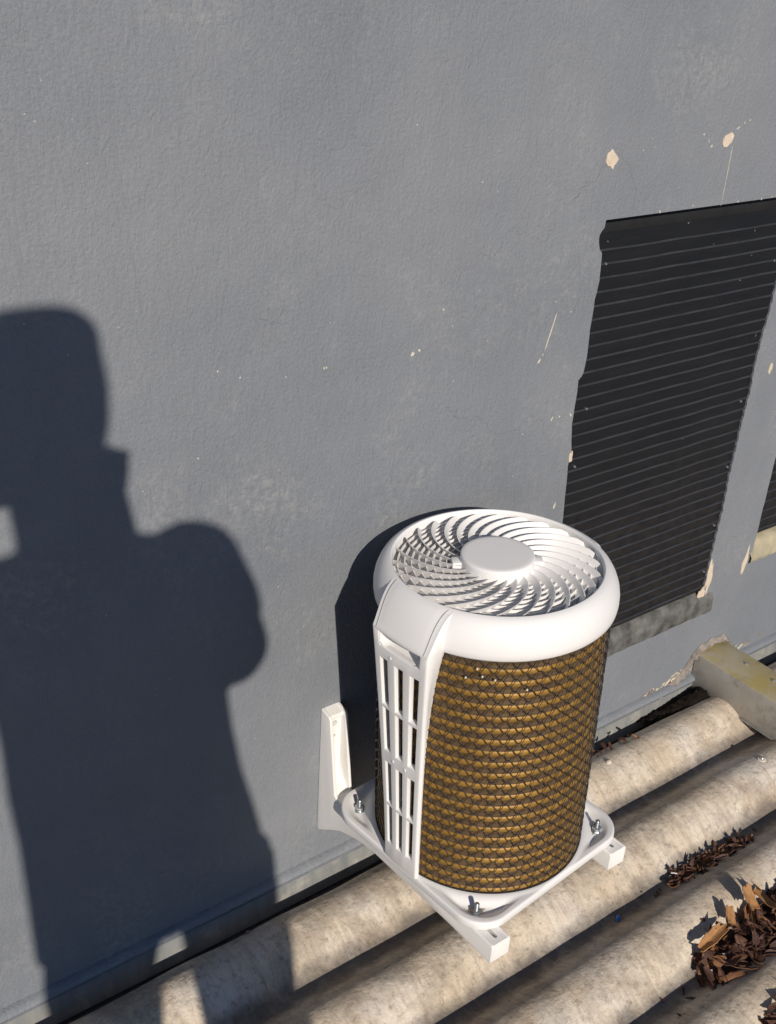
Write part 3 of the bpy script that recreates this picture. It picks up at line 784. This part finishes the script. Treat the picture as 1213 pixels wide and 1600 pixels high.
for k, (x, y, z) in enumerate([(0.9443, -0.3518, 0.6912), (0.9345, -0.3395, 0.6719), (0.9502, -0.3583, 0.6788), (0.9643, -0.3717, 0.675), (1.0059, -0.399, 0.6584)]):
    p = MB(); p.ball((0, 0, 0), 0.0019, 8, 6, (1, 0.8, 1.2)); o = p.build('plaster_crumb', CHIP2, loc=(x, y, z))
    tag(o, CRL[k], 'crumb', 'plaster crumbs on the wire mesh')

# ================================================================ WALL BRACKETS
def bracket(xw, xt, yt, label):
    Wd = 0.040
    t = thing('wall_bracket', label, 'bracket', (0, 0, 0), 0, 'white wall brackets under the heat pump')
    zt = 0.239-0.0158
    def X(y, off): return xw + (xt-xw)*(y/yt) + off
    out = [(0.0, 0.398), (-0.024, 0.392), (-0.028, 0.386), (-0.050, zt+0.004), (-0.056, zt), (yt+0.003, zt), (yt, zt-0.003), (yt, zt-0.036), (yt+0.003, zt-0.039),
           (yt+0.10, zt-0.037), (-0.17, zt-0.040), (-0.13, zt-0.046), (-0.10, zt-0.055), (-0.07, zt-0.067), (-0.045, zt-0.084), (-0.026, zt-0.098), (-0.008, 0.1115), (0.0, 0.113)]
    # flanges
    for (o0, o1) in ((0.0, 0.0065), (Wd-0.0065, Wd)):
        m_ = MB(); m_.prism(out, lambda p: (X(p[0], o0), p[0], p[1]), lambda p: (X(p[0], o1), p[0], p[1]))
        m_.build('flange', WHITE2, t, bevel=0.0032, seg=4)
    web = [(0.0, 0.396), (-0.020, 0.390), (-0.022, 0.384), (-0.0150, 0.376), (-0.0170, 0.27), (-0.028, 0.245), (-0.048, 0.224), (-0.062, zt-0.001), (yt+0.002, zt-0.0005), (yt+0.0005, zt-0.003), (yt+0.0005, zt-0.036), (yt+0.003, zt-0.0385),
           (-0.17, zt-0.039), (-0.10, zt-0.053), (-0.045, zt-0.082), (-0.008, 0.113), (0.0, 0.114)]
    m_ = MB(); m_.prism(web, lambda p: (X(p[0], 0.004), p[0], p[1]), lambda p: (X(p[0], Wd-0.004), p[0], p[1]))
    wo_ = m_.build('web', WHITE2, t)
    # slot at the tip and the two screw holes up the post
    xc = X(yt+0.022, Wd/2)
    c1 = capsule(xc, yt+0.025, 0.020, 0.0065, PI/2, zt-0.02, zt+0.01).build('cutter', WHITE2); cut(wo_, c1)
    for (hz, hr) in ((0.366, 0.0062), (0.338, 0.0035)):
        c2 = MB(); c2.lathe([(0.0001, -0.03), (hr, -0.03), (hr, 0.03), (0.0001, 0.03)], 20)
        c2.warp(lambda x, y, z: (x+X(0, Wd/2), z-0.02, y+hz)); c2 = c2.build('cutter', WHITE2)
        cut(wo_, c2)
    # screw head in the upper hole
    s_ = MB(); s_.lathe([(0.0001, 0.0), (0.0035, 0.0), (0.0045, -0.003), (0.0048, -0.008)], 16)
    s_.warp(lambda x, y, z: (x+X(0, Wd/2), -0.0080-z*0+0.0-(-z)*-1*0 - (0.0-z)*0, y+0.366) if False else (x+X(0, Wd/2), -0.0085-z, y+0.366))
    s_.build('screw', ZINC, t)
    return t
bracket(0.912, 0.935, -0.470, 'left of two white brackets, its tall post standing clear against the sunlit wall')
bracket(1.212, 1.2445, -0.4360, 'right of two white brackets, post hidden behind the heat pump, only its slotted tip showing')

# ================================================================ ROOF CLUTTER
rs = thing('roofing_screw', 'domed roofing screw with washer on the crest near the metal channel', 'screw', (1.935, -0.296, roof_z(1.935, -0.296)))
s_ = MB(); s_.lathe([(0.0001, 0.0025), (0.0085, 0.0022), (0.0100, 0.0010), (0.0102, -0.001)], 24); s_.build('washer', PALE, rs)
s_ = MB(); s_.lathe([(0.0001, 0.0075), (0.0030, 0.0070), (0.0046, 0.0052), (0.0052, 0.0022)], 18); s_.build('screw_head', ZINC, rs)
def pebble(x, y, r_, name, label, cat, mat, sc_=(1, 0.8, 0.55), group=None, dz=0.3, rz=0):
    p = MB(); p.ball((0, 0, 0), r_, 12, 8, sc_)
    p.warp(lambda a, b_, c_: tuple(Vector((a, b_, c_))*(1+0.22*noise.noise(Vector((a, b_, c_))*1.6/r_ + Vector((x*9, y*7, 0))))))
    o = p.build(name, mat, sharp=60, loc=(x, y, roof_z(x, y)+r_*dz)); o.rotation_euler = (0, 0, rz); return tag(o, label, cat, group)
pebble(1.625, -0.112, 0.0075, 'pebble', 'small pale pebble on the first sunlit crest right of the heat pump', 'pebble', PALE)
pebble(1.345, -0.410, 0.0052, 'plastic_fragment', 'tiny bright blue plastic fragment lying in the shaded roof valley', 'plastic bit', BLUE, (1.5, 0.7, 0.6), dz=0.8, rz=0.7)
pebble(0.727, -0.058, 0.0050, 'pebble', 'tiny grey pebble in the shaded valley left of the heat pump brackets', 'pebble', MORTAR)
for (x, y, lb) in [(1.515, -0.402, 'white sliver on the smaller leaf heap in the middle valley'), (1.440, -0.590, 'white sliver lying on top of the large leaf heap'), (1.385, -0.596, 'white sliver at the lower left end of the large leaf heap')]:
    p = MB(); p.tube([(-0.006, 0, 0), (0, 0.0006, 0.001), (0.006, 0, 0)], 0.0013, 6)
    o = p.build('white_sliver', WHITE, loc=(x, y, roof_z(x, y)+0.020)); o.rotation_euler = (0.1, 0.2, 2.2); tag(o, lb, 'plastic sliver')

def leaf_mb(p, cx_, cy_, cz_, L, wd, yaw, pitch, roll, curl, fold, rn, typ=None):
    M_ = Matrix.Translation((cx_, cy_, cz_)) @ Matrix.Rotation(yaw, 4, 'Z') @ Matrix.Rotation(pitch, 4, 'Y') @ Matrix.Rotation(roll, 4, 'X')
    nx, ny = 9, 5; rows = []
    ph = rn.uniform(0, 9); typ = rn.random() if typ is None else typ
    for i in range(nx+1):
        t = i/nx
        wv = (math.sin(PI*min(1, max(0.03, t)))**0.6) if typ < 0.6 else (0.75+0.25*math.sin(PI*t))
        row = []
        for j in range(ny+1):
            u = -1+2*j/ny
            jag = 1 + 0.25*noise.noise(Vector((i*1.3, j*2.0+ph, ph)))
            x = L*(t-0.5); y = wd/2*wv*u*jag
            if typ >= 0.6 and i in (0, 1, nx-1, nx): x += 0.30*L*noise.noise(Vector((j*3.1, ph, i)))
            z = curl*L*((t-0.5)**2)*4*0.5 + fold*wd*u*u*0.5 + 0.10*wd*noise.noise(Vector((i*0.6, j*0.8, ph)))
            row.append(M_ @ Vector((x, y, z)))
        rows.append(row)
    p.quadgrid(rows)
def heap(x0, x1, yc, n, hmax, wy, seed, big, name, label):
    rn = random.Random(seed); p = MB()
    for k in range(n//5):     # stray bits thinning out along the valley
        x = rn.choice((x0, x1)) + rn.gauss(0, (x1-x0)*0.16); y = yc + rn.gauss(0, wy*0.55); L = big*rn.uniform(0.12, 0.4)
        leaf_mb(p, x, y, roof_z(x, y)+0.002, L, L*rn.uniform(0.3, 0.7), rn.uniform(0, 6.28), rn.gauss(0, 0.2), rn.gauss(0, 0.3), rn.uniform(0, 0.5), rn.uniform(0, 0.5), rn)
    nx = 26; rows = []
    for i in range(nx+1):
        x = x0+(x1-x0)*i/nx; t = i/nx; e = math.sin(PI*t)**0.5 if 0 < t < 1 else 0
        rows.append([(x, yc+wy*(k/10-0.5)*2*(0.35+0.65*e), max(roof_z(x, yc+wy*(k/10-0.5)*2*(0.35+0.65*e)) - 0.002, -0.026 + hmax*0.75*e*(1-abs(k/5-1)**2)*(0.7+0.6*noise.noise(Vector((i*0.5, k*0.6, seed)))))) for k in range(11)])
    p.quadgrid(rows)
    for k in range(n):
        t = rn.random()**0.9; x = x0+(x1-x0)*t; e = math.sin(PI*min(0.98, max(0.02, t)))**0.5
        y = yc + wy*rn.uniform(-1, 1)*(0.4+0.6*e)*0.95
        zb_ = max(roof_z(x, y), -0.026+hmax*0.7*e*(1-((y-yc)/wy)**2))
        L = rn.uniform(0.5, 1.0)*big
        leaf_mb(p, x, y, zb_+rn.uniform(0.001, 0.010), L, L*rn.uniform(0.25, 0.55), rn.uniform(0, PI*2), rn.gauss(0, 0.30), rn.gauss(0, 0.45), rn.uniform(-0.4, 0.6), rn.uniform(-0.3, 0.9), rn)
    o = p.build(name, LEAF, solid=0.0008, sharp=50); return tag(o, label, 'leaf litter', None, 'stuff')
heap(1.365, 1.86, -0.600, 200, 0.054, 0.058, 5, 0.056, 'leaf_litter', 'large heap of dry brown leaves and bark filling the valley by the lower right edge')
heap(1.485, 1.74, -0.412, 70, 0.012, 0.022, 8, 0.028, 'leaf_litter', 'smaller drift of dark dry leaves in the shaded middle valley')
heap(1.345, 1.62, -0.760, 150, 0.062, 0.052, 15, 0.052, 'leaf_litter', 'heap of brown leaves in the corner valley nearest the photographer')
heap(1.62, 1.80, -0.066, 9, 0.004, 0.016, 19, 0.026, 'leaf_litter', 'few curled leaves in the narrow valley beside the wall foot')
# black dirt packed in the valley end against the channel
dr = MB(); rows = []
for i in range(41):
    x = 1.83+0.205*i/40; t = i/40
    rows.append([(x, -0.084+0.076*k/14, max((roof_z(x, -0.084+0.076*k/14) if k < 5 else -0.044)-0.003, -0.026 + (0.030*t**1.3+0.016)*(math.sin(PI*(k+0.5)/15)**0.6) + 0.008*noise.noise(Vector((i*0.45, k*0.7, 2))))) for k in range(15)])
dr.quadgrid(rows); tag(dr.build('dirt_clump', EARTH, sharp=70), 'black damp dirt packed in the valley end against the metal channel', 'dirt', None, 'stuff')
# separate bigger pieces on the heap
def piece(x, y, z, L, wd, yaw, pitch, roll, curl, fold, name, label, mat, seed):
    rn = random.Random(seed); p = MB(); leaf_mb(p, 0, 0, 0, L, wd, 0, pitch, roll, curl, fold, rn, 0.9)
    o = p.build(name, mat, solid=0.0016, sharp=50, loc=(x, y, z)); o.rotation_euler = (0, 0, yaw); return tag(o, label, 'bark piece')
piece(1.545, -0.548, 0.040, 0.046, 0.034, 1.2, -0.45, 0.5, 0.2, 0.4, 'bark_piece', 'upright ragged orange bark piece at the top of the large leaf heap', BARK, 3)
piece(1.495, -0.548, 0.026, 0.034, 0.022, 0.9, -0.4, 0.5, 0.1, 0.3, 'bark_piece', 'short jagged orange bark piece on the crest side of the large leaf heap', BARK, 8)
piece(1.430, -0.560, 0.016, 0.075, 0.024, 0.1, -0.05, 0.35, 0.15, 0.7, 'bark_piece', 'long tan bark strip along the upper edge of the large leaf heap', BARK, 12)
piece(1.575, -0.585, 0.034, 0.075, 0.016, 1.5, 0.3, 0.0, 0.5, 0.6, 'bark_piece', 'thin curved bark strip standing across the large leaf heap', BARK, 21)

# ================================================================ PHOTOGRAPHER (casts the shadow on the wall)
SKIN = simple('skin', (0.45, 0.28, 0.20), 0.5, 0, 0.05, 30, 0.05)
JACK = simple('dark_blue_jacket_cloth', (0.035, 0.045, 0.075), 0.8, 0, 0.15, 60, 0.3)
TROU = simple('grey_trouser_cloth', (0.07, 0.07, 0.075), 0.85, 0, 0.15, 60, 0.3)
SHOE = simple('brown_shoe_leather', (0.06, 0.035, 0.02), 0.5, 0, 0.15, 60, 0.1)
HAIR = simple('dark_hair', (0.02, 0.014, 0.01), 0.6, 0, 0.2, 90, 0.3)
CAPM = simple('navy_cap_cloth', (0.03, 0.035, 0.05), 0.85, 0, 0.15, 60, 0.3)
YP = -1.60
pr_ = thing('person', 'person in cap holding up a phone, seen only as the tall shadow on wall', 'person', (0.05, YP, 0.0))
ph_c = CAM - fwd*0.0075 + rgt*0.022 - upv*0.052
bd = MB()
def seg(a, b_, ra, rb, n=14):
    a, b_ = Vector(a), Vector(b_); m_ = 9; pts = []; rr = []
    for i in range(m_+1):
        t = i/m_; pts.append(a.lerp(b_, t)); rr.append(ra+(rb-ra)*t)
    bd.tube(pts, rr, n); bd.ball(a, ra, 12, 8); bd.ball(b_, rb, 12, 8)
def loft(secs, n=28):
    rows = [[(cx_+rx*math.cos(2*PI*i/n), cy_+ry*math.sin(2*PI*i/n), z) for i in range(n)] for cx_, cy_, z, rx, ry in secs]
    o = len(bd.v); bd.quadgrid(rows, closed_u=True); bd.f.append(tuple(o+i for i in reversed(range(n)))); bd.f.append(tuple(o+(len(rows)-1)*n+i for i in range(n)))
# jacket / torso (x positions follow the outline of the shadow)
loft([(0.050, YP, 0.872, 0.215, 0.115), (0.048, YP, 0.89, 0.226, 0.128), (0.038, YP, 0.95, 0.216, 0.132), (0.026, YP, 1.05, 0.205, 0.128), (0.012, YP, 1.15, 0.193, 0.122), (0.000, YP, 1.25, 0.188, 0.122),
      (-0.006, YP, 1.35, 0.182, 0.125), (-0.010, YP, 1.45, 0.185, 0.125), (-0.010, YP-0.01, 1.54, 0.190, 0.115), (-0.012, YP-0.015, 1.60, 0.175, 0.095), (-0.045, YP-0.012, 1.652, 0.085, 0.070)])
# legs
for sg, hx, kx, fx in ((1, 0.184, 0.186, 0.186), (-1, -0.073, -0.070, -0.068)):
    seg((hx-0.015*sg, YP, 0.90), (hx, YP, 0.80), 0.106, 0.099); seg((hx, YP, 0.80), (kx, YP+0.02, 0.50), 0.099, 0.068); seg((kx, YP+0.02, 0.50), (fx, YP-0.01, 0.12), 0.066, 0.048)
    fo = len(bd.v)
    seg((fx, YP-0.03, 0.072), (fx+0.01*sg, YP+0.15, 0.062), 0.045, 0.036)
bd.ball((0.196, YP, 1.381), 0.057, 14, 10); bd.ball((0.052, YP, 0.905), 0.050, 14, 10)
# neck and head
seg((-0.045, YP-0.01, 1.62), (-0.062, YP+0.03, 1.76), 0.088, 0.070); seg((-0.10, YP, 1.58), (-0.16, YP, 1.58), 0.085, 0.085)
HX, HY, HZ = -0.066, YP+0.045, 1.855
loft([(HX, HY+0.03, 1.728, 0.030, 0.030), (HX, HY+0.025, 1.742, 0.050, 0.062), (HX, HY+0.015, 1.77, 0.066, 0.082), (HX, HY+0.005, 1.81, 0.070, 0.094), (HX, HY, 1.85, 0.074, 0.100), (HX, HY-0.003, 1.90, 0.074, 0.101), (HX, HY-0.006, 1.925, 0.070, 0.088), (HX, HY-0.006, 1.944, 0.040, 0.052)])
seg((HX, HY+0.092, 1.855), (HX, HY+0.116, 1.822), 0.009, 0.014)       # nose
bd.ball((HX, HY+0.092, 1.785), 0.020, 12, 8, (1.25, 0.55, 0.42))      # lips
bd.ball((HX, HY+0.082, 1.752), 0.022, 12, 8)                          # chin
for s_ in (-1, 1):
    bd.ball((HX+s_*0.074, HY+0.0, 1.845), 0.030, 12, 8, (0.32, 0.62, 1.0))   # ears
    bd.ball((HX+s_*0.033, HY+0.088, 1.878), 0.018, 12, 8, (1.3, 0.5, 0.35))  # brows
# arms: upper arm, forearm, then hands on the phone
ph_R, ph_L = ph_c + rgt*0.046 + upv*0.056, ph_c - rgt*0.046 + upv*0.048
sR_, eR_, wR_ = Vector((0.112, YP-0.01, 1.566)), Vector((0.204, -1.575, 1.380)), ph_R + rgt*0.075 - upv*0.140 - fwd*0.035
sL_, eL_, wL_ = Vector((-0.185, YP-0.01, 1.565)), Vector((-0.410, -1.50, 1.500)), ph_L - rgt*0.085 - upv*0.004 - fwd*0.035
for (s0, e0, w0) in ((sR_, eR_, wR_), (sL_, eL_, wL_)):
    seg(s0, e0, 0.085, 0.064); seg(e0, w0, 0.062, 0.034)
seg((0.122, YP-0.01, 1.565), (0.172, YP+0.0, 1.47), 0.083, 0.074)
for (w0, pe, sg) in ((wR_, ph_R, 1), (wL_, ph_L, -1)):
    palm = pe + rgt*((0.036 if sg > 0 else 0.014)*sg) - upv*0.020 - fwd*0.022
    seg(w0, palm, 0.027, 0.024)
    seg(palm - upv*0.018, palm + upv*0.022 + rgt*0.004*sg, 0.021, 0.019)
    # four fingers curl round the back (lens side) edge, thumb lies on the screen side
    for k, (ln, rr_) in enumerate(((0.9, 0.0088), (1.0, 0.0090), (0.95, 0.0086), (0.75, 0.0076))):
        b0 = palm + upv*(0.024-0.0185*k) + rgt*(0.010*sg)
        p1 = b0 + rgt*(0.012*sg) + fwd*(0.024*ln) + upv*0.004
        p2 = pe + rgt*(0.004*sg) + fwd*(0.0155) + upv*(0.012-0.0185*k)
        p3 = pe - rgt*(0.014*ln*sg) + fwd*(0.0148) + upv*(0.013-0.0185*k)
        seg(b0, p1, rr_*1.1, rr_, 8); seg(p1, p2, rr_, rr_*0.95, 8); seg(p2, p3, rr_*0.95, rr_*0.85, 8)
    t0 = palm - upv*0.012 - rgt*0.004*sg; t1 = pe - rgt*0.006*sg - fwd*0.018 + upv*0.006; t2 = pe - rgt*0.026*sg - fwd*0.0155 + upv*0.022
    seg(t0, t1, 0.0125, 0.0105, 8); seg(t1, t2, 0.0102, 0.0088, 8)
bd.warp(lambda x, y, z: (x-0.05, y-YP, z))
bo_ = bd.build('body', JACK, pr_)
md = bo_.modifiers.new('r', 'REMESH'); md.mode = 'VOXEL'; md.voxel_size = 0.0062; md.use_smooth_shade = True
md = bo_.modifiers.new('s', 'SMOOTH'); md.factor = 0.5; md.iterations = 3
bake(bo_)
for m_ in (SKIN, TROU, SHOE): bo_.data.materials.append(m_)
hr_, hl_ = wR_ - Vector((0.05, YP, 0)), wL_ - Vector((0.05, YP, 0))
bR, bL = (wR_-eR_).normalized(), (wL_-eL_).normalized()
for p in bo_.data.polygons:
    c_ = p.center; p.use_smooth = True
    if c_.z > 1.672 and abs(c_.x+0.11) < 0.11 and c_.y < 0.165: p.material_index = 1
    elif (c_-hr_).dot(bR) > 0.0 and c_.x > -0.05: p.material_index = 1
    elif (c_-hl_).dot(bL) > 0.0 and c_.x < -0.05: p.material_index = 1
    elif c_.z < 0.105: p.material_index = 3
    elif c_.z < 0.80: p.material_index = 2
hx, hy = HX-0.05, HY-YP
EYEW = simple('eye_white', (0.7, 0.68, 0.65), 0.2, 0, 0.02, 10, 0)
for s_ in (-1, 1):
    e_ = MB(); e_.ball((hx+s_*0.031, hy+0.0865, 1.858), 0.0115, 14, 10); eo = e_.build('eye', EYEW, pr_)
    e_ = MB(); e_.ball((hx+s_*0.031, hy+0.0955, 1.857), 0.0045, 10, 8); e_.build('pupil', DARK, eo)
h_ = MB(); rows = []
for (z, rx, ry) in [(1.80, 0.070, 0.088), (1.84, 0.077, 0.106), (1.89, 0.079, 0.108), (1.92, 0.076, 0.10)]:
    rows.append([(hx+rx*math.cos(a), hy-0.012+ry*math.sin(a), z) for a in [PI*1.08-0.25+ (PI+0.42)*i/20 - 0.0 for i in range(21)]])
h_.quadgrid(rows); h_.build('hair', HAIR, pr_, solid=0.006)
c_ = MB(); c_.lathe([(0.0001, 0.066), (0.03, 0.066), (0.058, 0.0645), (0.072, 0.059), (0.081, 0.046), (0.0855, 0.020), (0.0875, -0.010), (0.084, -0.012)], 36)
c_.warp(lambda x, y, z: (hx+x*0.93, hy+y*1.18, 1.886+z+(0.022*(x/0.08)**2 if z > 0.04 else 0))); c_.build('cap', CAPM, pr_)
v_ = MB(); rows = []
for k in range(6):
    t = k/5; rows.append([(hx+0.075*math.sin(a)*(1-0.18*t), hy+0.088+0.070*t*math.cos(a*0.9)-0.012*(1-math.cos(a)), 1.896-0.012*t-0.010*math.sin(a)**2) for a in [-1.25+2.5*i/14 for i in range(15)]])
v_.quadgrid(rows); v_.build('cap_peak', CAPM, pr_, solid=0.003)

ph = thing('smartphone', 'dark smartphone held up in both hands by the photographer, shown only by its shadow', 'phone')
M4 = Matrix((rgt, upv, fwd)).transposed().to_4x4(); M4.translation = ph_c
ph.matrix_world = M4
b = MB(); b.box(-0.036, 0.036, -0.072, 0.072, -0.0085, 0.0); b.build('phone_body', DARK, ph, bevel=0.003)
b = MB(); b.box(-0.033, 0.033, -0.069, 0.069, -0.0091, -0.0086); b.build('screen', simple('phone_glass', (0.02, 0.02, 0.022), 0.08, 0, 0.0, 5, 0), ph)

# ================================================================ working units -> metres
done = set()
for o in list(bpy.data.objects):
    if o.type in ('MESH', 'EMPTY'):
        if o is ph:
            m_ = o.matrix_world.copy(); m_.translation = m_.translation*G; o.matrix_world = m_
        else: o.location = o.location*G
    if o.type == 'MESH' and o.data.name not in done:
        done.add(o.data.name); o.data.transform(Matrix.Scale(G, 4)); o.data.update()
